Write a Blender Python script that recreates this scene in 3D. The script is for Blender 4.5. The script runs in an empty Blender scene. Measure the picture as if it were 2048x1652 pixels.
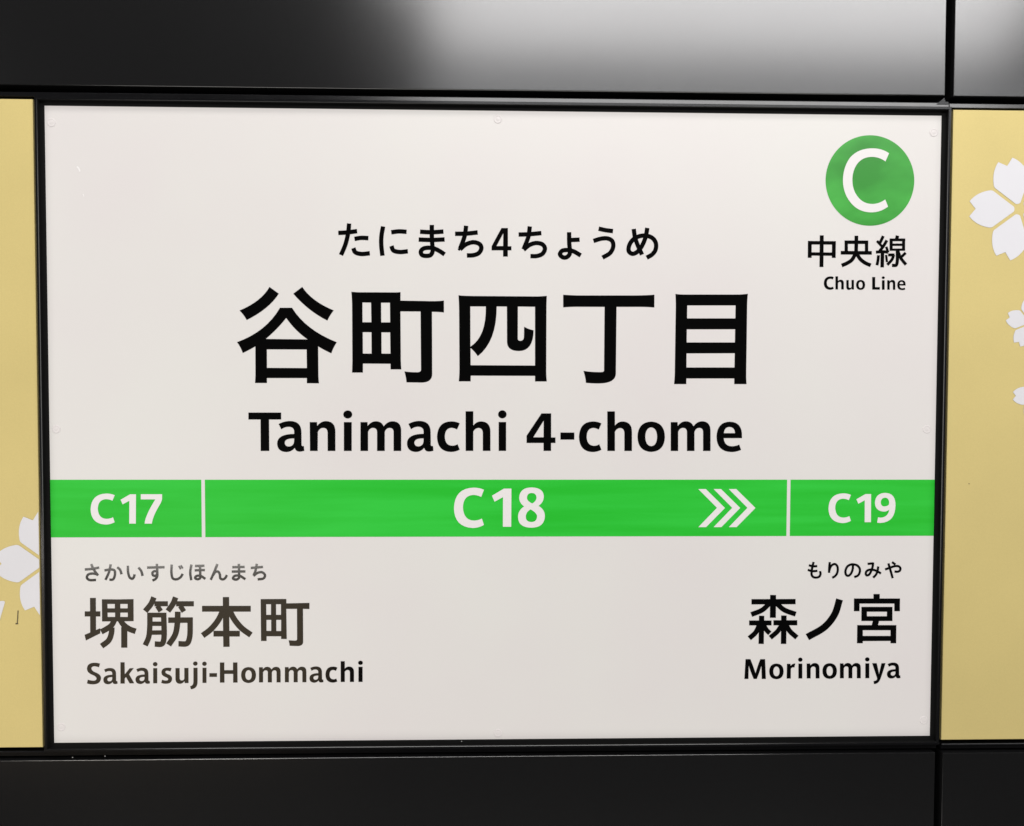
import bpy, bmesh, math, random
import numpy as np
from mathutils import Vector, Matrix
from mathutils.geometry import delaunay_2d_cdt

random.seed(7)
SC = bpy.context.scene
COL = SC.collection
ZC = 1.60                       # height of the middle of the sign above the platform floor

# ------------------------------------------------------------------ camera
FPX = 1500.0                    # focal length in pixels of a 2048 px wide picture
CAM_LOC = Vector((-0.0061683, -1.18428282, ZC + 0.05935922))
CAM_ROT = (1.54177513, -0.00259546, -0.02302131)
cd = bpy.data.cameras.new("camera")
cd.sensor_width = 36.0
cd.lens = FPX / 2048 * 36
cd.clip_start = 0.01
cd.clip_end = 60
cam = bpy.data.objects.new("camera", cd)
cam.location = CAM_LOC
cam.rotation_euler = CAM_ROT
COL.objects.link(cam)
SC.camera = cam
RM = cam.rotation_euler.to_matrix()

# ------------------------------------------------------------------ light
w = bpy.data.worlds.new("World")
SC.world = w
w.use_nodes = True
bg = w.node_tree.nodes["Background"]
bg.inputs[0].default_value = (1, 0.98, 0.95, 1)
bg.inputs[1].default_value = 0.012
SC.view_settings.view_transform = 'Standard'
SC.view_settings.look = 'None'
SC.view_settings.exposure = 0
SC.view_settings.gamma = 1
SC.cycles.use_denoising = True


def area(name, loc, target, sx, sy, power, color=(1, 1, 1)):
    d = bpy.data.lights.new(name, 'AREA')
    d.shape = 'RECTANGLE'
    d.size, d.size_y = sx, sy
    d.energy = power
    d.color = color
    o = bpy.data.objects.new(name, d)
    o.location = loc
    o.rotation_euler = (Vector(target) - Vector(loc)).to_track_quat('-Z', 'Y').to_euler()
    COL.objects.link(o)
    return o


# ceiling lamp rows over the platform
area("ceiling_lamp", (1.16, -2.6, ZC + 2.37), (1.16, 0, ZC + 2.37), 3.44, 0.46, 80, (1, 0.985, 0.98))
area("ceiling_lamp", (1.17, -2.6, ZC + 1.93), (1.17, 0, ZC + 1.93), 2.98, 0.38, 40, (1, 0.985, 0.985))
area("ceiling_lamp", (1.60, -2.6, ZC + 1.50), (1.60, 0, ZC + 1.50), 3.9, 0.16, 9, (0.96, 0.98, 1))
area("ceiling_lamp", (-0.2, -1.3, ZC + 2.7), (-0.2, 0, ZC), 3.4, 0.6, 80, (1, 0.985, 0.965))
area("side_fill", (-3.6, -2.0, ZC + 0.3), (-0.8, 0, ZC), 1.2, 3.0, 60, (1, 0.98, 0.95))  # tall fill light added to brighten the gold panel on this side
area("side_fill", (3.7, -2.0, ZC + 0.3), (0.8, 0, ZC), 1.2, 3.0, 52, (1, 0.98, 0.95))  # the same added fill for the other gold panel
area("floor_bounce_fill", (0.0, -1.1, ZC - 2.3), (0, 0, ZC - 0.2), 4.0, 0.8, 36, (1, 0.97, 0.92))  # added fill from below, for light bounced off the floor
# dim lights added behind the camera for a sheen on the black print
area("ink_sheen_upper", (-1.12, -1.4, ZC - 0.475), (-1.12, 0, ZC - 0.475), 0.80, 0.085, 4.6, (1, 0.95, 0.88))
area("ink_sheen_lower", (-1.18, -1.42, ZC - 0.82), (-0.95, 0, ZC - 0.82), 1.15, 0.42, 1.8, (1, 0.78, 0.52))


# ------------------------------------------------------------------ helpers
def at(px, py, y=0.0):
    """the point of the wall layer at depth y that a pixel of the photograph looks at"""
    d = RM @ Vector(((px - 1024) / FPX, -(py - 826) / FPX, -1))
    t = (y - CAM_LOC.y) / d.y
    return CAM_LOC + d * t


def zat(py, px=1024, y=0.0):
    return at(px, py, y).z


def xat(px, py=826, y=0.0):
    return at(px, py, y).x


def mesh_obj(name, verts, faces, mat, parent=None, smooth=False):
    me = bpy.data.meshes.new(name)
    me.from_pydata([tuple(v) for v in verts], [], faces)
    me.materials.append(mat)
    if smooth:
        for p in me.polygons:
            p.use_smooth = True
    o = bpy.data.objects.new(name, me)
    COL.objects.link(o)
    if parent is not None:
        o.parent = parent
        o.matrix_parent_inverse = parent.matrix_world.inverted()
    return o


def empty(name, loc, label, cat, group=None):
    o = bpy.data.objects.new(name, None)
    o.location = loc
    COL.objects.link(o)
    o.matrix_world = Matrix.Translation(loc)
    o["label"] = label
    o["category"] = cat
    if group:
        o["group"] = group
    return o


def slab(name, x0, x1, z0, z1, yf, yb, mat, parent, bev=0.0015, yb_edge=None):
    """a flat panel: front at yf, back at yb, small rounded front edges"""
    bm = bmesh.new()
    vs = [bm.verts.new((x, y, z)) for y in (yf, yb) for x, z in ((x0, z0), (x1, z0), (x1, z1), (x0, z1))]
    f = vs[:4]
    b = vs[4:]
    bm.faces.new(f)
    bm.faces.new(b[::-1])
    for i in range(4):
        j = (i + 1) % 4
        bm.faces.new((f[j], f[i], b[i], b[j]))
    bm.normal_update()
    if bev > 0:
        es = [e for e in bm.edges if all(abs(v.co.y - yf) < 1e-6 for v in e.verts)]
        bmesh.ops.bevel(bm, geom=es, offset=bev, segments=3, profile=0.5, affect='EDGES')
    bmesh.ops.recalc_face_normals(bm, faces=bm.faces[:])
    me = bpy.data.meshes.new(name)
    bm.to_mesh(me)
    bm.free()
    me.materials.append(mat)
    o = bpy.data.objects.new(name, me)
    COL.objects.link(o)
    if parent is not None:
        o.parent = parent
        o.matrix_parent_inverse = parent.matrix_world.inverted()
    return o


def rail(name, profile, x0, x1, mat, parent):
    """profile of (y, z) points run along x"""
    n = len(profile)
    vs = [(x0, y, z) for y, z in profile] + [(x1, y, z) for y, z in profile]
    fs = [(i, (i + 1) % n, n + (i + 1) % n, n + i) for i in range(n)]
    fs += [tuple(range(n))[::-1], tuple(range(n, 2 * n))]
    o = mesh_obj(name, vs, fs, mat, parent)
    bm = bmesh.new()
    bm.from_mesh(o.data)
    bmesh.ops.recalc_face_normals(bm, faces=bm.faces[:])
    bm.to_mesh(o.data)
    bm.free()
    return o


# ------------------------------------------------------------------ materials
def mat(name, color, rough=0.5, metal=0.0, spec=0.5, bump=None, mottle=None, rough_noise=None, emit=0.0, coat=0.0, stretch=None, aniso=0.0, grain=None):
    m = bpy.data.materials.new(name)
    m.use_nodes = True
    nt = m.node_tree
    N, L = nt.nodes, nt.links
    b = N["Principled BSDF"]
    b.inputs["Base Color"].default_value = (*color, 1)
    b.inputs["Roughness"].default_value = rough
    b.inputs["Metallic"].default_value = metal
    b.inputs["Specular IOR Level"].default_value = spec
    b.inputs["Coat Weight"].default_value = coat
    b.inputs["Coat Roughness"].default_value = 0.12
    tc = N.new("ShaderNodeTexCoord")
    if aniso:       # fine sideways brushing spreads reflections up and down
        b.inputs["Anisotropic"].default_value = aniso
        cv = N.new("ShaderNodeCombineXYZ")
        cv.inputs[2].default_value = 1
        L.new(cv.outputs[0], b.inputs["Tangent"])
    if emit:
        b.inputs["Emission Color"].default_value = (*color, 1)
        b.inputs["Emission Strength"].default_value = emit
    if mottle:
        sc, amt, tint = mottle
        n = N.new("ShaderNodeTexNoise")
        n.inputs["Scale"].default_value = sc
        n.inputs["Detail"].default_value = 3
        mp = N.new("ShaderNodeMapping")
        mp.inputs["Scale"].default_value = stretch or (1, 1, 1)
        L.new(tc.outputs["Object"], mp.inputs["Vector"])
        L.new(mp.outputs["Vector"], n.inputs["Vector"])
        r = N.new("ShaderNodeValToRGB")
        r.color_ramp.elements[0].position = 0.35
        r.color_ramp.elements[1].position = 0.65
        r.color_ramp.elements[0].color = (*[c * (1 - amt) for c in color], 1)
        r.color_ramp.elements[1].color = (*[min(1, c * (1 + amt) * t) for c, t in zip(color, tint)], 1)
        L.new(n.outputs["Fac"], r.inputs["Fac"])
        L.new(r.outputs["Color"], b.inputs["Base Color"])
        if emit:
            L.new(r.outputs["Color"], b.inputs["Emission Color"])
    if grain:
        n = N.new("ShaderNodeTexNoise")
        n.inputs["Scale"].default_value = grain[0]
        n.inputs["Detail"].default_value = 1
        L.new(tc.outputs["Object"], n.inputs["Vector"])
        mr = N.new("ShaderNodeMapRange")
        mr.inputs["From Min"].default_value = 0.25
        mr.inputs["From Max"].default_value = 0.75
        mr.inputs["To Min"].default_value = 1 - grain[1]
        mr.inputs["To Max"].default_value = 1 + grain[1]
        L.new(n.outputs["Fac"], mr.inputs["Value"])
        mx = N.new("ShaderNodeVectorMath")
        mx.operation = 'SCALE'
        src = b.inputs["Base Color"].links[0].from_socket if b.inputs["Base Color"].links else None
        if src:
            L.new(src, mx.inputs[0])
        else:
            mx.inputs[0].default_value = color
        L.new(mr.outputs["Result"], mx.inputs["Scale"])
        L.new(mx.outputs[0], b.inputs["Base Color"])
    if rough_noise:
        sc, amt = rough_noise
        n = N.new("ShaderNodeTexNoise")
        n.inputs["Scale"].default_value = sc
        n.inputs["Detail"].default_value = 5
        L.new(tc.outputs["Object"], n.inputs["Vector"])
        mr = N.new("ShaderNodeMapRange")
        mr.inputs["To Min"].default_value = rough - amt
        mr.inputs["To Max"].default_value = rough + amt
        L.new(n.outputs["Fac"], mr.inputs["Value"])
        L.new(mr.outputs["Result"], b.inputs["Roughness"])
    if bump:
        sc, st, dist = bump
        n = N.new("ShaderNodeTexNoise")
        n.inputs["Scale"].default_value = sc
        n.inputs["Detail"].default_value = 2
        L.new(tc.outputs["Object"], n.inputs["Vector"])
        bp = N.new("ShaderNodeBump")
        bp.inputs["Strength"].default_value = st
        bp.inputs["Distance"].default_value = dist
        L.new(n.outputs["Fac"], bp.inputs["Height"])
        L.new(bp.outputs["Normal"], b.inputs["Normal"])
    return m


M_FACE = mat("backlit_white_film", (0.326, 0.307, 0.300), 0.5, mottle=(2.6, 0.018, (0.98, 1.01, 0.985)), emit=0.94)
M_INK = mat("black_ink", (0.0015, 0.0015, 0.0015), 0.13, spec=0.5)
M_WHITE = mat("backlit_white_print", (0.335, 0.320, 0.314), 0.5, emit=1.08)
M_GREEN = mat("green_print", (0.014, 0.405, 0.021), 0.5, spec=0.22, mottle=(5, 0.07, (1.5, 1, 1.6)), stretch=(0.5, 1, 9))  # colour streaks imitate uneven backlight and reflections
M_CIRCLE = mat("green_line_symbol_print", (0.036, 0.255, 0.034), 0.3, spec=0.3, mottle=(11, 0.2, (1.15, 1, 1.15)), stretch=(1, 1, 1.6))  # reflections and their veil are put into this green and its mottle
M_GOLD = mat("gold_panel_coating", (0.495, 0.403, 0.165), 0.50, metal=0.12, mottle=(4.0, 0.035, (1, 1, 1)), bump=(900, 0.10, 0.0005), rough_noise=(2.5, 0.05), spec=0.2, aniso=0.6, grain=(600, 0.025))
M_PETAL = mat("pale_petal_print", (0.525, 0.52, 0.545), 0.55, mottle=(5, 0.03, (1, 1, 1)), spec=0.35)
M_PANEL = mat("black_satin_panel", (0.006, 0.006, 0.0063), 0.19, spec=0.75, rough_noise=(3, 0.02), bump=(700, 0.05, 0.0004))
M_FRAME = mat("black_frame_paint", (0.0035, 0.0035, 0.004), 0.20, spec=0.4, rough_noise=(40, 0.03))
M_RECESS = mat("dark_recess", (0.003, 0.003, 0.003), 0.8, spec=0.1)
M_RIVET = mat("backlit_plastic_rivet", (0.323, 0.304, 0.297), 0.45, spec=0.35, emit=0.94)
M_SCUFF = mat("dark_scuff", (0.06, 0.045, 0.02), 0.7)
M_DUST = mat("dust_speck", (0.6, 0.6, 0.6), 0.8)


# ------------------------------------------------------------------ flat shapes (print)
def pip(pts, poly):
    x, y = pts[:, 0][:, None], pts[:, 1][:, None]
    p = np.asarray(poly)
    q = np.roll(p, -1, 0)
    x0, y0, x1, y1 = p[:, 0], p[:, 1], q[:, 0], q[:, 1]
    dy = np.where(np.abs(y1 - y0) < 1e-12, 1e-12, y1 - y0)
    c = ((y0 > y) != (y1 > y)) & (x < (x1 - x0) * (y - y0) / dy + x0)
    return c.sum(1) % 2 == 1


def fill(groups):
    """groups: list of lists of closed contours (even-odd inside a group, united between groups) -> verts, tris"""
    V, E = [], []
    for g in groups:
        for c in g:
            s = len(V)
            V += [Vector((float(a), float(b))) for a, b in c]
            E += [(s + i, s + (i + 1) % len(c)) for i in range(len(c))]
    ov, oe, of, *_ = delaunay_2d_cdt(V, E, [], 0, 1e-5)
    if not of:
        return [], []
    P = np.array([(v.x, v.y) for v in ov])
    cen = np.array([P[list(f)].mean(0) for f in of])
    inside = np.zeros(len(of), bool)
    for g in groups:
        k = np.zeros(len(of), int)
        for c in g:
            k += pip(cen, c)
        inside |= (k % 2 == 1)
    F = [tuple(f) for f, ok in zip(of, inside) if ok]
    used = sorted({i for f in F for i in f})
    ren = {u: i for i, u in enumerate(used)}
    return [tuple(P[u]) for u in used], [tuple(ren[i] for i in f) for f in F]


def print_obj(name, glyphs, m, parent, y):
    """glyphs: list of group lists in photograph pixels; laid on the wall layer at depth y"""
    vs, fs = [], []
    for g in glyphs:
        v, f = fill(g)
        s = len(vs)
        vs += [at(a, b, y) for a, b in v]
        for t in f:
            t = tuple(s + i for i in t)
            n = (vs[t[1]] - vs[t[0]]).cross(vs[t[2]] - vs[t[0]])
            fs.append(t if n.y < 0 else t[::-1])
    return mesh_obj(name, vs, fs, m, parent)


def path(s, steps=8):
    """tiny path language: M/L x y, Q cx cy x y; subpaths split at M -> list of contours"""
    tok = s.replace(',', ' ').split()
    out, cur, i, cmd = [], [], 0, 'M'
    while i < len(tok):
        t = tok[i]
        if t in 'MLQ':
            cmd = t
            i += 1
            if cmd == 'M':
                cur = []
                out.append(cur)
            continue
        if cmd in 'ML':
            cur.append((float(tok[i]), float(tok[i + 1])))
            i += 2
            cmd = 'L'
        else:
            c = (float(tok[i]), float(tok[i + 1]))
            e = (float(tok[i + 2]), float(tok[i + 3]))
            p = cur[-1]
            i += 4
            for k in range(1, steps + 1):
                u = k / steps
                cur.append(tuple((1 - u) ** 2 * p[a] + 2 * u * (1 - u) * c[a] + u * u * e[a] for a in (0, 1)))
    res = []
    for c in out:
        if len(c) > 1 and abs(c[0][0] - c[-1][0]) + abs(c[0][1] - c[-1][1]) < 1e-6:
            c = c[:-1]
        res.append(c)
    return res


def ell(cx, cy, rx, ry, n=32):
    return [(cx + rx * math.cos(2 * math.pi * k / n), cy + ry * math.sin(2 * math.pi * k / n)) for k in range(n)]


def stroke(pts, w, straight=False, steps=7):
    """brush stroke along pts -> list of groups (one quad per piece)"""
    P = [np.array(p, float) for p in pts]
    if len(P) > 2 and not straight:
        ext = [2 * P[0] - P[1]] + P + [2 * P[-1] - P[-2]]
        S = []
        for i in range(1, len(ext) - 2):
            p0, p1, p2, p3 = ext[i - 1:i + 3]
            # centripetal Catmull-Rom
            t1 = np.linalg.norm(p1 - p0) ** .5
            t2 = t1 + np.linalg.norm(p2 - p1) ** .5
            t3 = t2 + np.linalg.norm(p3 - p2) ** .5
            for k in range(steps):
                t = t1 + (t2 - t1) * k / steps
                A1 = (t1 - t) / t1 * p0 + t / t1 * p1
                A2 = (t2 - t) / (t2 - t1) * p1 + (t - t1) / (t2 - t1) * p2
                A3 = (t3 - t) / (t3 - t2) * p2 + (t - t2) / (t3 - t2) * p3
                B1 = (t2 - t) / t2 * A1 + t / t2 * A2
                B2 = (t3 - t) / (t3 - t1) * A2 + (t - t1) / (t3 - t1) * A3
                S.append((t2 - t) / (t2 - t1) * B1 + (t - t1) / (t2 - t1) * B2)
        S.append(P[-1])
    else:
        S = P
    n = len(S)
    off = []
    for i in range(n):
        d = []
        if i > 0:
            e = S[i] - S[i - 1]
            d.append(e / np.linalg.norm(e))
        if i < n - 1:
            e = S[i + 1] - S[i]
            d.append(e / np.linalg.norm(e))
        t = sum(d)
        t = t / np.linalg.norm(t)
        nn = np.array([-t[1], t[0]])
        k = 1 / max(0.5, float(nn @ np.array([-d[0][1], d[0][0]])))
        off.append(nn * k * w / 2)
    gs = []
    for i in range(n - 1):
        gs.append([[tuple(S[i] + off[i]), tuple(S[i + 1] + off[i + 1]), tuple(S[i + 1] - off[i + 1]), tuple(S[i] - off[i])]])
    return gs


def zoomed(groups, x0, y0, s):
    """from the coordinates of an enlarged view back to photograph pixels"""
    return [[[(x0 + a / s, y0 + b / s) for a, b in c] for c in g] for g in groups]


# ------------------------------------------------------------------ Latin alphabet of the sign
# name: (unit = cap height in its own drawing, baseline, contours)
A1, A2, A3, A4, A5, A6 = (463, 614), (437.5, 579), (437.5, 580), (275, 392), (239, 319), (215, 1020)
LIB = {
    'T': (*A1, path("M 101 151 L 496 151 496 235 350 235 353 614 249 614 247 235 101 235")),
    'a': (*A1, path("M 465 289 Q 530 253 605 253 740 256 740 390 L 742 540 Q 743 560 769 554 L 775 612 Q 740 623 715 622 670 620 660 577 620 626 556 627 448 622 447 520 452 410 652 408 L 652 375 Q 648 324 585 323 535 324 498 354"
                     " M 652 463 Q 540 462 539 515 542 560 590 560 650 555 652 490")),
    'n': (*A1, path("M 840 266 L 928 266 930 312 Q 975 254 1035 254 1148 256 1149 380 L 1149 614 1056 614 1055 395 Q 1055 336 1002 336 960 336 938 385 L 936 614 843 614")),
    'i': (*A1, path("M 1252 266 L 1345 266 1345 614 1252 614") + [ell(1298, 174, 53, 49)]),
    'm': (*A1, path("M 1451 266 L 1536 266 1538 312 Q 1580 256 1637 256 1705 256 1732 317 1775 256 1838 256 1941 258 1942 370 L 1942 614 1850 614 1850 385 Q 1848 336 1803 336 1760 337 1744 385 L 1744 614 1651 614 1651 385 Q 1648 336 1602 336 1560 337 1543 385 L 1543 614 1451 614")),
    'c': (*A2, path("M 680 266 L 649 336 Q 615 317 583 317 512 322 510 418 514 518 595 520 630 519 655 502 L 680 565 Q 635 590 580 591 425 588 421 418 428 246 580 243 640 243 680 266")),
    'h': (*A2, path("M 746 128 L 834 128 834 290 Q 870 243 922 243 1028 246 1029 360 L 1029 579 942 579 942 375 Q 940 319 893 318 855 320 834 360 L 834 579 747 579")),
    '4': (*A2, path("M 1610 152 L 1720 152 1720 426 1769 426 1769 489 1719 489 1719 579 1633 579 1633 489 1440 489 1440 406 M 1635 235 L 1633 424 1517 424")),
    '-': (*A2, path("M 1825 370 L 1984 370 1984 451 1825 451")),
    'o': (*A3, path("M 924 245 Q 1076 252 1080 418 1076 584 924 591 772 584 768 418 772 252 924 245 M 924 311 Q 988 318 991 418 988 519 924 525 860 519 857 418 860 318 924 311")),
    'e': (*A3, path("M 1957 434 L 1750 434 Q 1756 525 1843 526 1885 526 1926 507 L 1947 568 Q 1890 593 1835 592 1670 588 1667 418 1672 250 1820 246 1957 252 1957 400 M 1751 377 L 1877 377 Q 1874 308 1813 307 1757 309 1751 377")),
    'S': (275, 394, path("M 272 119 L 257 168 Q 215 155 190 155 155 160 155 188 158 215 205 237 285 265 285 318 278 400 180 402 130 402 95 388 L 106 338 Q 150 352 185 352 222 350 224 322 222 295 170 273 95 245 95 185 100 108 195 107 235 107 272 119")),
    'k': (275, 392, path("M 552 101 L 609 101 611 265 678 183 735 180 Q 700 225 670 264 L 740 388 678 390 627 303 611 322 611 392 552 392")),
    's': (275, 383, path("M 1250 177 L 1234 223 Q 1205 212 1187 212 1165 213 1165 232 1168 248 1200 260 1257 280 1257 325 1250 388 1180 390 1140 392 1108 378 L 1121 335 Q 1150 347 1175 347 1203 345 1203 328 1203 312 1165 298 1110 278 1111 232 1118 172 1190 171 1225 169 1250 177")),
    'u': (275, 381, path("M 1303 176 L 1360 176 1361 310 Q 1362 345 1390 345 1415 344 1424 322 L 1424 174 1481 174 1482 381 1429 381 1427 355 Q 1400 390 1365 391 1303 388 1303 318")),
    'j': (275, 381, path("M 1548 174 L 1604 173 1604 370 Q 1600 462 1513 466 L 1503 425 Q 1548 418 1548 360") + [ell(1574, 116, 31, 29)]),
    'H': (275, 376, path("M 0 101 L 60 101 60 206 178 206 178 101 238 100 240 375 180 376 180 257 62 257 62 376 0 376")),
    'r': (239, 313, path("M 566 135 L 607 135 610 160 Q 632 130 667 131 L 655 180 Q 628 172 613 195 L 612 313 562 313")),
    'y': (239, 310, path("M 1592 130 L 1647 130 Q 1665 200 1675 262 1688 200 1705 130 L 1753 129 Q 1725 230 1692 320 1670 380 1614 382 L 1609 346 Q 1650 340 1652 318 1652 310 1645 290")),
    'M': (239, 319, path("M 67 80 L 125 80 Q 160 160 187 250 212 160 245 80 L 303 80 312 319 262 319 258 160 Q 235 240 202 319 L 165 319 Q 130 240 105 160 L 102 319 53 319")),
    'L': (217, 1020, path("M 1232 803 L 1285 803 1283 975 1365 975 1362 1020 1232 1018")),
    'C': (522, 775, path("M 805 270 L 767 368 Q 710 340 655 341 520 350 518 515 530 688 668 690 730 689 776 662 L 805 750 Q 730 791 652 792 400 780 395 520 405 250 660 241 740 240 805 270")),
    '1': (522, 775, path("M 1078 254 L 1180 254 1177 775 1063 775 1065 370 950 433 914 351")),
    '8': (522, 775, path("M 1455 238 Q 1622 242 1622 365 1620 440 1550 490 1637 540 1637 630 1630 787 1452 788 1270 785 1270 640 1270 550 1354 498 1286 450 1286 375 1295 240 1455 238"
                         " M 1455 314 Q 1522 316 1522 380 1520 425 1464 457 1392 425 1392 378 1395 316 1455 314 M 1441 538 Q 1530 585 1530 635 1525 710 1452 710 1376 708 1376 635 1378 575 1441 538")),
    '7': (301, 549, path("M 1032 248 L 1248 248 1248 295 Q 1245 320 1225 355 1150 480 1145 549 L 1071 549 Q 1075 470 1180 301 L 1032 301")),
    '9': (222, 411, path("M 1577 180 Q 1660 182 1658 280 1655 412 1540 417 1525 417 1513 414 L 1521 372 Q 1530 375 1545 375 1600 370 1609 312 1590 328 1565 328 1497 322 1496 257 1500 183 1577 180"
                         " M 1577 218 Q 1608 220 1608 262 1608 285 1568 287 1542 284 1542 252 1545 220 1577 218")),
}


def word(items, x0, y0, s, unit, base):
    """items: (char, left, right) in an enlarged view; base: list of (x, y) baseline points"""
    bx, by = zip(*base)
    out = []
    for ch, l, r in items:
        u, b0, cs = LIB[ch]
        xs = [p[0] for c in cs for p in c]
        lo, hi = min(xs), max(xs)
        b = float(np.interp((l + r) / 2, bx, by))
        g = [[(l + (x - lo) / (hi - lo) * (r - l), b + (y - b0) * unit / u) for x, y in c] for c in cs]
        out.append(zoomed([g], x0, y0, s))
    return out


# ------------------------------------------------------------------ the wall
Y_PANEL, Y_GOLD, Y_FACE = -0.0070, -0.0060, 0.0
XL, XR = -1.9, 2.0
wall = empty("platform_wall", (0, 0.03, ZC), "black satin panelled wall with rails, behind and around the white station sign", "wall")
slab("wall_backing", XL, XR, ZC - 1.15, ZC + 1.25, 0.030, 0.07, M_RECESS, wall, bev=0)

z_top = (zat(169.3, 0, Y_PANEL) + zat(181, 960, Y_PANEL) + zat(189.5, 1880, Y_PANEL)) / 3
z_bot = (zat(1520.8, 0, Y_PANEL) + zat(1513, 960, Y_PANEL) + zat(1506, 1860, Y_PANEL)) / 3
xs0 = (xat(1891.5, 60, Y_PANEL) + xat(1891, 185, Y_PANEL)) / 2
xs1 = (xat(1908.5, 60, Y_PANEL) + xat(1907.3, 185, Y_PANEL)) / 2
xb0 = xat(1869.5, 1560, Y_PANEL)
xb1 = xat(1884.5, 1560, Y_PANEL)
slab("wall_panel", XL, xs0, z_top, ZC + 1.2, Y_PANEL, 0.02, M_PANEL, wall, 0.0012)
slab("wall_panel", xs1, XR, z_top - 0.0012, ZC + 1.2, Y_PANEL - 0.0006, 0.02, M_PANEL, wall, 0.0012)
slab("wall_panel", XL, xb0, ZC - 1.1, z_bot, Y_PANEL, 0.02, M_PANEL, wall, 0.0010)
slab("wall_panel", xb1, XR, ZC - 1.1, z_bot - 0.0008, Y_PANEL - 0.0004, 0.02, M_PANEL, wall, 0.0010)

# ------------------------------------------------------------------ sign box
FW, FH = 1.4, 0.99404329
z0s, z1s = ZC - FH / 2, ZC + FH / 2
sign = empty("station_name_sign", (0, 0.02, z0s - 0.011),
             "backlit white station name sign with black lettering and green line band, black frame", "station sign")
slab("sign_face", -FW / 2 - 0.004, FW / 2 + 0.004, z0s - 0.004, z1s + 0.004, Y_FACE, 0.018, M_FACE, sign, bev=0)

prof = [(0, 0.012), (0, -0.0008), (0.0012, -0.0020), (0.0064, -0.0022), (0.0066, -0.0080),
        (0.0073, -0.0088), (0.0103, -0.0088), (0.0109, -0.0082), (0.0110, 0.020)]


def corner(k, off):
    sx, sz = ((-1, -1), (1, -1), (1, 1), (-1, 1))[k % 4]
    return sx * (FW / 2 + off), (z0s - off if sz < 0 else z1s + off)


for k in range(4):
    vs, fs = [], []
    for c in (k, k + 1):
        for off, y in prof:
            x, z = corner(c, off)
            vs.append((x, y, z))
    n = len(prof)
    fs = [(i, i + 1, n + i + 1, n + i) for i in range(n - 1)] + [(n - 1, 0, n, 2 * n - 1)]
    fs += [tuple(range(n)), tuple(range(n, 2 * n))[::-1]]
    o = mesh_obj("frame_bar", vs, fs, M_FRAME, sign)
    bm = bmesh.new()
    bm.from_mesh(o.data)
    bmesh.ops.recalc_face_normals(bm, faces=bm.faces[:])
    o.data.materials.append(M_RECESS)
    bm.faces.ensure_lookup_table()
    for i in range(4):                  # matt rubber seal between the film and the outer lip
        bm.faces[i].material_index = 1
    bm.to_mesh(o.data)
    bm.free()

# rails above and below
zf_top = z1s + 0.0112
zl = zat(180.8, 0, -0.004)
zr1 = z1s + 0.0182
rt = [(0.02, zl), (0.0005, zl), (-0.0005, zl - 0.0008), (-0.0005, zr1), (-0.0060, zr1 - 0.0004), (-0.0064, zr1 - 0.0010),
      (-0.0069, zf_top + 0.0003), (-0.0050, zf_top), (0.02, zf_top)]
rail("trim_rail", rt, XL, xat(1896.8, 205, -0.006), M_FRAME, wall)
rt2 = [(y, z - 0.0010) for y, z in rt]
rail("trim_rail", rt2, xat(1899.0, 205, -0.006), XR, M_FRAME, wall)
zb1 = z0s - 0.0112
zb0 = z_bot + 0.0045
rb = [(0.02, zb1), (-0.003, zb1), (-0.0036, zb1 - 0.001), (-0.0036, zb0 + 0.006), (-0.0012, zb0 + 0.0055), (-0.0012, zb0), (0.02, zb0)]
rail("trim_rail", rb, XL, xat(1874, 1495, -0.004), M_FRAME, wall)
rail("trim_rail", [(y, z - 0.0008) for y, z in rb], xat(1884, 1495, -0.004), XR, M_FRAME, wall)
# little mitred end piece where the rail meets the upright joint
br = [(1873, 208.6), (1888.5, 195.5), (1891, 203.5), (1897, 203.8), (1897, 209)]
vf = [at(a, b, -0.0072) for a, b in br] + [at(a, b, 0.0) for a, b in br]
mesh_obj("rail_end_piece", vf, [(0, 1, 2, 3, 4)[::-1], (5, 6, 7, 8, 9)] + [(i, (i + 1) % 5, 5 + (i + 1) % 5, 5 + i) for i in range(5)], M_FRAME, wall)

# rivets
def rivet(px, py):
    c = at(px, py, Y_FACE)
    prof_r = [(0.0068, 0.0), (0.0066, 0.0004), (0.0060, 0.0007), (0.0048, 0.0007), (0.0041, 0.0004), (0.0034, 0.0004), (0.0024, 0.0007), (0.0, 0.0008)]
    n = 28
    vs, fs = [], []
    for r, h in prof_r[:-1]:
        for k in range(n):
            a = 2 * math.pi * k / n
            vs.append((c.x + r * math.cos(a), Y_FACE - h, c.z + r * math.sin(a)))
    vs.append((c.x, Y_FACE - prof_r[-1][1], c.z))
    for i in range(len(prof_r) - 2):
        for k in range(n):
            fs.append((i * n + k, i * n + (k + 1) % n, (i + 1) * n + (k + 1) % n, (i + 1) * n + k))
    b = (len(prof_r) - 2) * n
    for k in range(n):
        fs.append((b + k, b + (k + 1) % n, len(vs) - 1))
    mesh_obj("rivet", vs, fs, M_RIVET, sign, smooth=True)


for p in ((103, 245), (995.7, 238.4), (1867.5, 265), (112.5, 858), (1853.5, 858.5), (122.5, 1453.7), (996, 1466), (1847.5, 1440.4)):
    rivet(*p)

# ------------------------------------------------------------------ print on the sign
Y1, Y2, Y3 = Y_FACE - 0.0003, Y_FACE - 0.0006, Y_FACE - 0.0009


def rect_print(name, px0, px1, m, parent, y, zt, zb):
    o = mesh_obj(name, [(px0, y, zb), (px1, y, zb), (px1, y, zt), (px0, y, zt)], [(0, 1, 2, 3)], m, parent)
    return o


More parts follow.
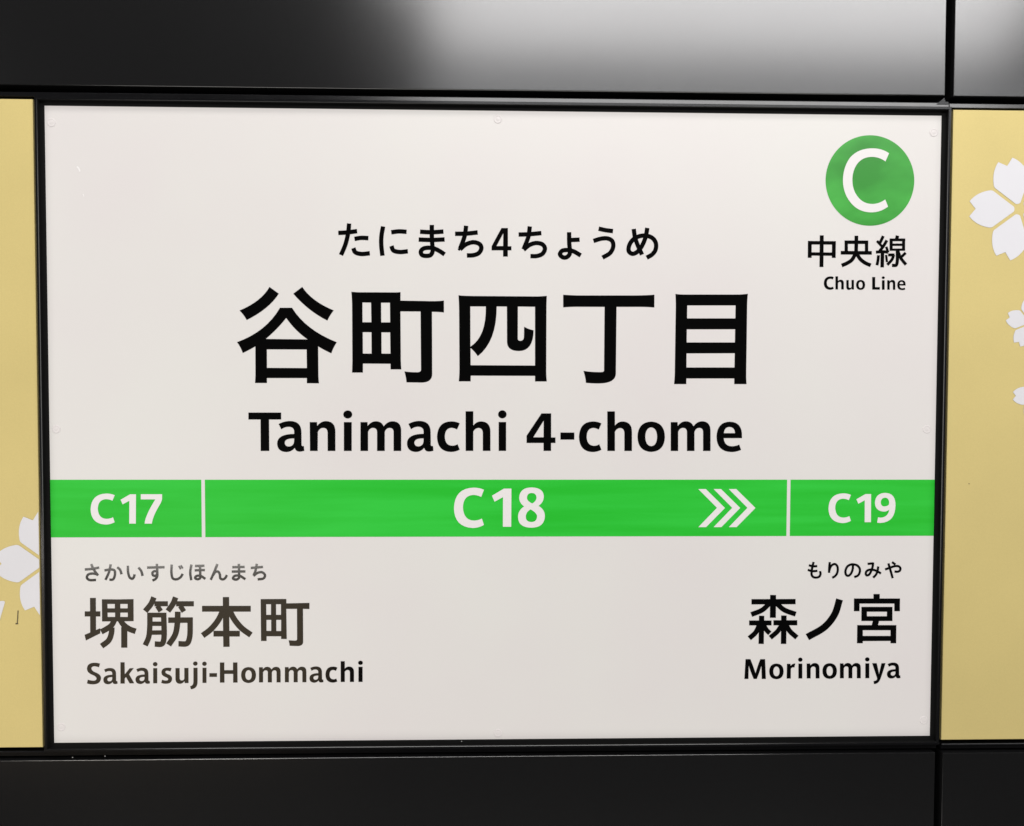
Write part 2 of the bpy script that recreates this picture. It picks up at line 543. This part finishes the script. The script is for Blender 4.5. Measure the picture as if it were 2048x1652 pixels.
zt = (zat(960, 104, Y1) + zat(958.8, 1000, Y1) + zat(959.4, 1860, Y1)) / 3
zb = (zat(1075.2, 104, Y1) + zat(1072.6, 1000, Y1) + zat(1071.6, 1860, Y1)) / 3
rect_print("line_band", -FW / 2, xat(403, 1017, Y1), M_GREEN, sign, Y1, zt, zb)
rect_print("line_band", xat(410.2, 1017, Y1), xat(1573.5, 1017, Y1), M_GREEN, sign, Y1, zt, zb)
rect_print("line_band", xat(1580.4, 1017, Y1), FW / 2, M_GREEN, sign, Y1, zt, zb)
for dx in (0, 120, 240):
    print_obj("direction_arrow", [zoomed([path(f"M {105+dx} 150 L {164+dx} 150 {315+dx} 299 {166+dx} 450 {105+dx} 450 {252+dx} 298")], 1370, 940, 3.938)], M_WHITE, sign, Y2)
print_obj("station_number", word([('C', 518, 765), ('1', 825, 983), ('7', 1032, 1250)], 80, 940, 5.12, 301, [(0, 549), (9, 549)]), M_WHITE, sign, Y2)
print_obj("station_number", word([('C', 395, 805), ('1', 914, 1180), ('8', 1270, 1637)], 850, 940, 6.8267, 522, [(0, 775), (9, 775)]), M_WHITE, sign, Y2)
print_obj("station_number", word([('C', 1130, 1307), ('1', 1350, 1466), ('9', 1496, 1658)], 1370, 940, 3.9385, 222, [(0, 411), (9, 411)]), M_WHITE, sign, Y2)

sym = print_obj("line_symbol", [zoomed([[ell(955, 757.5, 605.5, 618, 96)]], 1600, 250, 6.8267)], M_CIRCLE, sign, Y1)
print_obj("symbol_letter", [zoomed([path("M 1216 386 L 1167 498 Q 1080 435 980 435 845 437 775 540 715 630 715 755 718 880 775 960 850 1075 985 1078 1080 1078 1164 1016 L 1202 1114 Q 1100 1192 975 1193 790 1190 685 1050 590 930 586 760 588 580 680 450 790 320 985 318 1120 318 1216 386", 12)], 1600, 250, 6.8267)], M_WHITE, sym, Y2)

print_obj("latin_lettering",
          word([('T', 101, 496), ('a', 447, 775), ('n', 840, 1149), ('i', 1244, 1352), ('m', 1451, 1942)], 480, 800, 6.0235, 463, [(0, 614), (9, 614)])
          + word([('a', 79, 381), ('c', 421, 680), ('h', 746, 1029), ('i', 1116, 1213)], 800, 800, 5.689, 437.5, [(0, 579), (9, 579)]),
          M_INK, sign, Y1)
print_obj("latin_lettering",
          word([('4', 1440, 1769), ('-', 1825, 1984)], 800, 800, 5.689, 437.5, [(0, 579), (9, 579)])
          + word([('c', 102, 358), ('h', 424, 705), ('o', 768, 1080), ('m', 1146, 1599), ('e', 1667, 1957)], 1140, 800, 5.689, 437.5, [(0, 580), (9, 580)]),
          M_INK, sign, Y1)
print_obj("latin_lettering",
          word([('S', 95, 287), ('a', 318, 513), ('k', 552, 740), ('a', 757, 955), ('i', 995, 1058), ('s', 1108, 1258), ('u', 1303, 1482), ('j', 1503, 1606),
                ('i', 1668, 1730), ('-', 1766, 1870), ('H', 1910, 2151), ('o', 2199, 2403), ('m', 2444, 2739), ('m', 2797, 3091), ('a', 3133, 3324),
                ('c', 3351, 3514), ('h', 3559, 3741), ('i', 3797, 3862)], 160, 1310, 6.8267, 275,
               [(190, 393), (580, 391), (1030, 386.5), (1690, 381), (2030, 377), (2590, 374), (3300, 370), (3830, 367.5)]), M_INK, sign, Y1)
print_obj("latin_lettering",
          word([('M', 53, 312), ('o', 352, 526), ('r', 562, 667), ('i', 700, 754), ('n', 803, 958), ('o', 993, 1168), ('m', 1204, 1455), ('i', 1506, 1561), ('y', 1592, 1753), ('a', 1770, 1934)],
               1480, 1305, 6.0235, 239, [(180, 319), (600, 314), (880, 312.5), (1530, 310), (1850, 307)]), M_INK, sign, Y1)
print_obj("latin_lettering",
          word([('C', 407, 577), ('h', 605, 748), ('u', 790, 922), ('o', 957, 1112)],
               1600, 460, 8.533, 217, [(490, 1013), (1300, 1019), (1700, 1020)]), M_INK, sign, Y1)
print_obj("latin_lettering",
          word([('L', 1232, 1365), ('i', 1395, 1448), ('n', 1488, 1627), ('e', 1660, 1803)],
               1600, 460, 8.533, 217, [(490, 1013), (1300, 1019), (1700, 1020)]), M_INK, sign, Y1)

# kanji, large
K = []
K.append(zoomed([
    path("M 405 108 L 490 170 Q 400 310 198 410 170 360 132 323 330 240 405 108"),
    path("M 703 108 Q 790 240 990 322 955 365 932 415 760 330 621 170"),
    path("M 500 298 L 610 298 Q 735 500 1018 612 985 660 968 713 905 685 848 650 L 850 890 Q 850 940 856 986 L 745 985 745 938 382 938 382 983 273 983 Q 277 930 277 890 L 276 650 Q 225 680 162 710 140 650 109 611 375 515 500 298"
         " M 557 391 Q 640 510 752 586 L 371 582 Q 480 490 557 391 M 381 677 L 743 678 745 847 382 845")], 450, 550, 4.551))
K.append(zoomed([
    path("M 1150 152 Q 1190 157 1230 157 L 1560 158 1598 156 1597 233 1890 238 Q 1950 238 1993 232 L 1993 341 Q 1950 335 1884 335 L 1886 900 Q 1886 978 1790 979 L 1652 977 Q 1648 930 1633 877 1680 885 1740 885 1784 887 1784 862 L 1780 332 1597 331 1600 740 Q 1600 800 1605 859 L 1507 859 1506 808 1256 806 1255 888 1156 888 Q 1160 800 1159 740 L 1157 330 Q 1157 220 1150 152"
         " M 1251 250 L 1329 251 1332 430 1252 430 M 1421 252 L 1501 252 1503 431 1422 431 M 1254 520 L 1333 521 1334 715 1255 715 M 1424 522 L 1503 522 1506 716 1425 715")], 450, 550, 4.551))
K.append(zoomed([
    path("M 168 184 Q 210 190 300 191 L 880 195 Q 930 193 973 190 969 240 969 330 L 967 880 Q 968 930 972 969 L 865 969 865 918 280 916 279 968 171 968 Q 177 900 177 850 L 174 330 Q 173 250 168 184"
         " M 276 286 L 417 286 Q 422 560 277 652"
         " M 278 664 Q 320 700 344 739 517 605 516 286 L 609 287 610 610 Q 612 692 720 692 850 690 852 503 800 492 766 470 L 764 560 Q 764 598 730 599 708 599 708 575 L 709 287 865 289 865 824 279 821")], 880, 550, 4.551))
K.append(zoomed([
    path("M 1121 179 Q 1200 186 1300 186 L 1800 186 Q 1900 184 1952 179 L 1951 296 Q 1900 291 1830 290 L 1607 290 1601 895 Q 1600 985 1450 987 1380 987 1328 981 1325 930 1305 872 1370 884 1460 884 1493 884 1493 868 L 1498 290 1240 289 Q 1170 290 1121 295")], 880, 550, 4.551))
K.append(zoomed([
    path("M 336 249 Q 380 258 470 258 L 1180 258 Q 1250 254 1294 247 1285 330 1284 420 L 1272 1300 Q 1271 1380 1277 1442 L 1113 1442 1113 1367 481 1367 480 1442 318 1442 Q 328 1340 328 1260 L 341 420 Q 341 320 336 249"
         " M 493 402 L 1131 402 1128 573 490 573 M 487 718 L 1125 717 1122 891 485 891 M 483 1036 L 1120 1034 1116 1222 482 1222")], 1300, 550, 6.608))
print_obj("kanji_lettering", K, M_INK, sign, Y1)


def st(lst, w):
    g = []
    for s in lst:
        ww = w
        straight = False
        if isinstance(s[0], (int, float)):
            ww = s[0]
            s = s[1:]
        if s[0] == 'p':
            straight = True
            s = s[1:]
        g += stroke(list(s), ww, straight)
    return g


# kana above the large kanji
K = [zoomed(st(l, 52), 650, 420, 5.851) for l in (
    [[(155, 268), (250, 263), (376, 247)], [(282, 157), (272, 260), (240, 400), (187, 527)], [(345, 338), (420, 326), (508, 329)], [(332, 445), (352, 492), (420, 514), (525, 506)]],
    [[(680, 192), (661, 300), (658, 400), (672, 535)], [(775, 261), (860, 250), (955, 255)], [(777, 420), (800, 472), (870, 491), (970, 483)]],
    [[(1112, 254), (1250, 260), (1386, 252)], [(1096, 346), (1250, 350), (1400, 344)],
     [(1250, 174), (1250, 300), (1256, 410), (1260, 480), (1238, 525), (1190, 537), (1135, 525), (1121, 488), (1145, 455), (1195, 442), (1270, 448), (1340, 480), (1400, 520)]],
    [[(1522, 278), (1650, 276), (1787, 262)], [(1652, 184), (1635, 300), (1605, 390), (1580, 452)], ['p', (1590, 462), (1570, 440)],
     [(1580, 460), (1650, 402), (1740, 377), (1812, 402), (1830, 448), (1800, 503), (1740, 528), (1660, 532)]],
)]
K.append(zoomed([path("M 130 205 L 204 205 204 412 244 412 244 459 203 459 203 530 149 530 149 459 18 459 18 412 M 151 265 L 149 410 74 410")], 980, 420, 5.689))
K += [zoomed(st(l, 50), 980, 420, 5.689) for l in (
    [[(325, 279), (450, 275), (585, 262)], [(453, 186), (438, 300), (405, 390), (382, 448)], [(382, 452), (450, 398), (530, 375), (602, 395), (625, 438), (600, 495), (540, 522), (460, 525)]],
    [[(900, 252), (902, 380), (908, 450), (905, 503), (872, 537), (827, 537), (796, 502), (818, 466), (872, 455), (945, 468), (1033, 517)], [(905, 342), (1020, 337)]],
    [[(1236, 212), (1320, 230), (1400, 240)], [(1177, 352), (1260, 327), (1335, 323), (1388, 350), (1403, 410), (1370, 485), (1280, 542)]],
    [[(1635, 215), (1650, 310), (1685, 410), (1730, 508)], [(1790, 203), (1770, 310), (1725, 415), (1670, 480), (1620, 498), (1580, 470), (1585, 400), (1630, 335), (1700, 298), (1780, 293), (1850, 320), (1888, 380), (1882, 455), (1843, 507), (1783, 542)]],
)]
print_obj("kana_lettering", K, M_INK, sign, Y1)

# kana and kanji of the station to the left
K = [zoomed(st(l, 25), 150, 1110, 5.12) for l in (
    [[(100, 148), (170, 143), (248, 128)], [(165, 93), (192, 150), (236, 210)], [(236, 202), (185, 190), (135, 200), (121, 232), (145, 255), (215, 256)]],
    [[(301, 158), (370, 148), (405, 160), (406, 215), (388, 250), (352, 253)], [(365, 95), (350, 170), (312, 255)], [(432, 125), (460, 150), (477, 197)]],
    [[(541, 110), (544, 180), (562, 232), (588, 243), (604, 222), (610, 198)], [(650, 128), (678, 165), (692, 214)]],
    [[(738, 129), (917, 125)], [(838, 90), (842, 170), (842, 215), (825, 245), (793, 262)], [(842, 172), (815, 165), (793, 182), (800, 208), (825, 213), (840, 195)]],
    [[(990, 98), (988, 190), (1002, 240), (1040, 249), (1080, 228), (1103, 193)], [18, (1062, 112), (1083, 145)], [18, (1083, 105), (1104, 138)]],
    [[(1192, 98), (1180, 180), (1190, 258)], [(1228, 113), (1325, 110)], [(1225, 157), (1330, 154)], [(1280, 113), (1282, 200), (1280, 238), (1252, 248), (1230, 235), (1242, 216), (1285, 214), (1335, 245)]],
    [[(1458, 93), (1425, 175), (1390, 254)], [(1412, 208), (1440, 172), (1468, 172), (1483, 200), (1488, 238), (1512, 250), (1538, 236), (1555, 205)]],
    [[(1610, 125), (1737, 122)], [(1605, 170), (1745, 168)], [(1678, 90), (1680, 190), (1680, 232), (1650, 252), (1618, 240), (1632, 216), (1682, 212), (1745, 248)]],
    [[(1800, 133), (1925, 122)], [(1862, 90), (1848, 160), (1828, 212)], [(1828, 214), (1870, 183), (1915, 177), (1945, 205), (1932, 238), (1870, 250)]],
)]
print_obj("kana_lettering", K, M_INK, sign, Y1)
K = [
    zoomed([path("M 373 158 L 645 160 913 155 915 532 376 537 M 468 238 L 595 238 593 313 470 313 M 688 238 L 813 238 812 313 688 313 M 470 386 L 598 386 598 460 472 460 M 688 386 L 815 386 815 460 688 460"),
            path("M 78 765 L 345 652 345 740 100 862")]
           + st([[100, (220, 135), (224, 745)], [88, (80, 408), (347, 408)], [95, (600, 480), (540, 600), (460, 660), (362, 715)], [95, (670, 480), (740, 590), (840, 665), (950, 705)],
                 [95, (543, 640), (535, 740), (490, 860), (368, 958)], [105, (755, 630), (755, 985)]], 90), 160, 1180, 8.533),
    zoomed(st([[95, (1262, 125), (1210, 240), (1112, 362)], [86, (1270, 235), (1500, 235)], [84, (1320, 270), (1378, 362)], [95, (1632, 125), (1590, 230), (1500, 360)], [88, (1640, 235), (1943, 235)], [86, (1712, 270), (1773, 368)],
               [92, (1192, 390), (1190, 640), (1170, 810), (1112, 945)], ['p', (1150, 428), (1475, 428)], [94, (1428, 388), (1427, 860), (1395, 920), (1275, 922)], [76, (1200, 576), (1400, 576)], [76, (1200, 728), (1400, 725)],
               [94, (1505, 515), (1925, 513)], [98, (1668, 370), (1662, 560), (1625, 760), (1512, 938)], [94, (1880, 470), (1868, 820), (1825, 912), (1680, 918)]], 82), 160, 1180, 8.533),
    zoomed(st([[108, (528, 120), (532, 600), (537, 970)], [100, (120, 320), (952, 320)], [100, (490, 320), (400, 510), (270, 670), (130, 778)], [100, (572, 320), (680, 515), (800, 655), (955, 768)], [98, (315, 745), (765, 745)]], 100), 390, 1180, 8.533),
    zoomed([path("M 1120 155 L 1558 153 1560 228 1953 220 1953 325 1843 322 1846 880 Q 1846 956 1750 957 L 1615 952 Q 1610 900 1597 858 L 1700 864 Q 1742 864 1742 840 L 1740 322 1558 322 1566 837 1470 835 1470 790 1222 790 1222 870 1127 870"
                 " M 1215 243 L 1297 243 1297 424 1217 424 M 1383 243 L 1467 243 1467 424 1384 424 M 1220 510 L 1300 510 1300 698 1220 698 M 1387 510 L 1470 510 1469 700 1388 700")], 390, 1180, 8.533),
]
print_obj("kanji_lettering", K, M_INK, sign, Y1)

# kana and kanji of the station to the right
K = [zoomed(st(l, 43.5), 1600, 1110, 9.309) for l in (
    [[(165, 190), (240, 210), (322, 207)], [(145, 277), (230, 300), (325, 295)], [(255, 130), (235, 200), (218, 300), (218, 370), (245, 408), (300, 420), (358, 403), (382, 355), (373, 300)]],
    [[(555, 132), (545, 230), (542, 332)], [(548, 285), (572, 215), (612, 178), (655, 170), (692, 205), (704, 270), (688, 345), (650, 395), (600, 425)]],
    [[(985, 178), (982, 260), (950, 345), (905, 385), (868, 378), (848, 340), (850, 280), (885, 212), (940, 180), (1000, 175), (1070, 198), (1112, 255), (1112, 320), (1080, 380), (1010, 412)]],
    [['p', (1258, 165), (1368, 155)], [(1363, 140), (1352, 220), (1318, 315), (1280, 370), (1242, 378), (1224, 345), (1245, 298), (1300, 273), (1380, 280), (1450, 308), (1508, 346)], [(1458, 213), (1440, 310), (1412, 370), (1362, 422)]],
    [[(1585, 270), (1680, 235), (1770, 207), (1840, 212), (1870, 250), (1858, 292), (1820, 310), (1760, 308)], [(1645, 155), (1680, 270), (1726, 432)], [(1714, 132), (1778, 178)]],
)]
print_obj("kana_lettering", K, M_INK, sign, Y1)


K = [
    zoomed(st([[72, (399, 90), (396, 365)], [64, (138, 172), (670, 170)], [60, (355, 190), (270, 270), (136, 326)], [60, (440, 190), (530, 268), (672, 322)],
               [64, (261, 340), (255, 680)], [60, (110, 427), (380, 427)], [60, (237, 440), (190, 540), (112, 612)], [58, (278, 440), (318, 510), (360, 552)],
               [66, (529, 337), (525, 680)], [62, (403, 425), (690, 425)], [58, (510, 440), (455, 525), (365, 605)], [60, (550, 440), (600, 525), (686, 603)]], 60), 1480, 1175, 6.0235),
    zoomed(st([[84, (1200, 143), (1140, 325), (1020, 475), (812, 598)]], 84), 1480, 1175, 6.0235),
    zoomed(st([[76, (1646, 78), (1646, 140)], [62, (1373, 163), (1928, 163)], [68, (1407, 134), (1406, 286)], [68, (1893, 134), (1893, 286)], [74, (1642, 390), (1622, 465)]], 60)
           + [path("M 1463 233 L 1837 233 1837 404 1462 404 M 1530 292 L 1771 292 1769 346 1530 346"),
              path("M 1412 453 L 1884 453 1882 672 1813 672 1813 644 1480 646 1479 672 1409 672 M 1480 515 L 1813 515 1813 583 1480 583")], 1480, 1175, 6.0235),
]
print_obj("kanji_lettering", K, M_INK, sign, Y1)

# line name under the symbol
K = [
    zoomed(st([[66, (168, 186), (166, 474)], [60, (136, 217), (612, 220)], [66, (580, 190), (576, 476)], [58, (180, 408), (600, 412)], [68, (372, 90), (366, 632)]], 60), 1600, 460, 8.533),
    zoomed(st([[64, (963, 97), (958, 380)], [60, (760, 208), (1166, 209)], [58, (789, 180), (789, 380)], [58, (1136, 180), (1136, 380)], [62, (695, 388), (1226, 390)],
               [64, (950, 400), (885, 510), (800, 568), (712, 605)], [64, (968, 400), (1025, 492), (1110, 560), (1208, 603)]], 60), 1600, 460, 8.533),
    zoomed(st([[52, (1422, 102), (1366, 218)], [46, (1314, 186), (1405, 285)], [52, (1483, 175), (1430, 265), (1360, 360)], [52, (1296, 377), (1420, 370), (1505, 380)], [45, (1472, 285), (1505, 385)],
               [62, (1408, 380), (1402, 638)], [50, (1340, 430), (1330, 520), (1313, 602)], [40, (1470, 425), (1484, 548)],
               [60, (1665, 95), (1648, 160)], [48, (1530, 168), (1798, 168)], [54, (1556, 145), (1556, 355)], [54, (1768, 145), (1768, 355)], [42, (1570, 251), (1750, 251)], [40, (1540, 335), (1790, 335)],
               [56, (1662, 345), (1658, 555), (1640, 600), (1570, 603)], ['p', (1505, 425), (1615, 425)], [50, (1600, 425), (1572, 500), (1490, 595)], [48, (1805, 388), (1730, 460)], [54, (1668, 345), (1715, 470), (1810, 592)]], 50), 1600, 460, 8.533),
]
print_obj("kanji_lettering", K, M_INK, sign, Y1)

# scratches on the white film
M_SCRATCH = mat("scratch_white", (0.40, 0.385, 0.38), 0.4, emit=0.9)
print_obj("scratch_mark", [stroke([(154, 333), (157.5, 337), (160, 343)], 3.0)], M_SCRATCH, sign, Y2)
print_obj("scratch_mark", [stroke([(166, 388), (168, 393)], 1.6)], M_SCRATCH, sign, Y2)

# ------------------------------------------------------------------ gold panels
zg1 = (zat(197, 30, Y_GOLD) + zat(221, 1980, Y_GOLD)) / 2
zg0 = (zat(1494, 30, Y_GOLD) + zat(1480, 1980, Y_GOLD)) / 2
xgl = (xat(65, 220, Y_GOLD) + xat(75.5, 850, Y_GOLD) + xat(85.5, 1480, Y_GOLD)) / 3
xgr = (xat(1905.2, 240, Y_GOLD) + xat(1884, 1470, Y_GOLD) + xat(1894.5, 850, Y_GOLD)) / 3
goldL = empty("gold_panel", (xgl - 0.5, 0.01, zg0), "gold panel with pale blossoms and a small dark scuff, left of the white sign", "decorative panel", "gold blossom panels beside the sign")
goldR = empty("gold_panel", (xgr + 0.5, 0.01, zg0), "gold panel with three pale blossoms, right of the white sign", "decorative panel", "gold blossom panels beside the sign")
slab("panel_board", XL, xgl, zg0, zg1, Y_GOLD, 0.012, M_GOLD, goldL, 0.0008)
slab("panel_board", xgr, XR, zg0, zg1, Y_GOLD, 0.012, M_GOLD, goldR, 0.0008)


def petal_outline():
    """petal pointing to +u, in units of the large blossom seen in the photograph (2.95 per pixel)"""
    half = path("M 33 0 Q 33 12 40 17 L 160 104 Q 171 111 184 109 Q 262 97 303 44 L 266 0", 8)[0]
    low = [(u, -v) for u, v in half[::-1] if v > 1e-6]
    return half + low


PET = petal_outline()


def blossom(parent, cx, cy, scale, rot, ks=range(5), xmax=None):
    """parent panel, centre in photograph pixels, size against the large blossom, angle of the first petal"""
    c = at(cx, cy, Y_GOLD)
    k_m = CAM_LOC.y * -1 / FPX / 2.95 * scale
    for k in ks:
        a = math.radians(rot + 72 * k)
        pts = []
        for u, v in PET:
            x = c.x + (u * math.cos(a) - v * math.sin(a)) * k_m
            z = c.z + (u * math.sin(a) + v * math.cos(a)) * k_m
            pts.append((x, z))
        if xmax is not None:            # cut at the panel edge
            out = []
            for i in range(len(pts)):
                p, q = pts[i], pts[(i + 1) % len(pts)]
                if p[0] <= xmax:
                    out.append(p)
                if (p[0] <= xmax) != (q[0] <= xmax):
                    t = (xmax - p[0]) / (q[0] - p[0])
                    out.append((xmax, p[1] + t * (q[1] - p[1])))
            pts = out
        if len(pts) < 3:
            continue
        vs, fs = [], []
        v2, f2 = fill([[[(x * 1000, z * 1000) for x, z in pts]]])
        vs = [(x / 1000, Y_GOLD - 0.0004, z / 1000) for x, z in v2]
        for t in f2:
            A, B, C_ = (Vector(vs[i]) for i in t)
            fs.append(t if (B - A).cross(C_ - A).y < 0 else t[::-1])
        mesh_obj("petal", vs, fs, M_PETAL, parent)


blossom(goldR, 2039.5, 418.5, 1.0, 180)
blossom(goldR, 2061.6, 646, 0.5, 166)
blossom(goldR, 2074.4, 791.7, 0.49, 180)
blossom(goldL, 96.0, 1127.0, 1.0, 180, xmax=xgl - 0.0008)
# one loose petal at the picture's left edge
print_obj("petal", [zoomed([path("M -190 1260 Q -100 1215 0 1223 L 38 1221 Q 56 1224 52 1245 L 0 1425 -20 1480 Q -60 1470 -110 1400")], 0, 980, 5.507)], M_PETAL, goldL, Y_GOLD - 0.0004)
print_obj("scuff_mark", [stroke([(36, 1221), (35, 1238), (34.3, 1247)], 1.7) + stroke([(31, 1247.5), (36, 1247)], 2.6)], M_SCUFF, goldL, Y_GOLD - 0.0005)
print_obj("scuff_mark", [stroke([(1937, 967), (1939.5, 968)], 1.2)], M_SCUFF, goldR, Y_GOLD - 0.0005)

# dust on the lower rails
for px, py, y in ((145, 1515, -0.0042), (210, 1512.3, -0.0042), (923, 1482.5, -0.0028)):
    print_obj("dust_speck", [[[ell(px, py, 0.9, 0.8, 8)]]], M_DUST, sign if py < 1490 else wall, y)
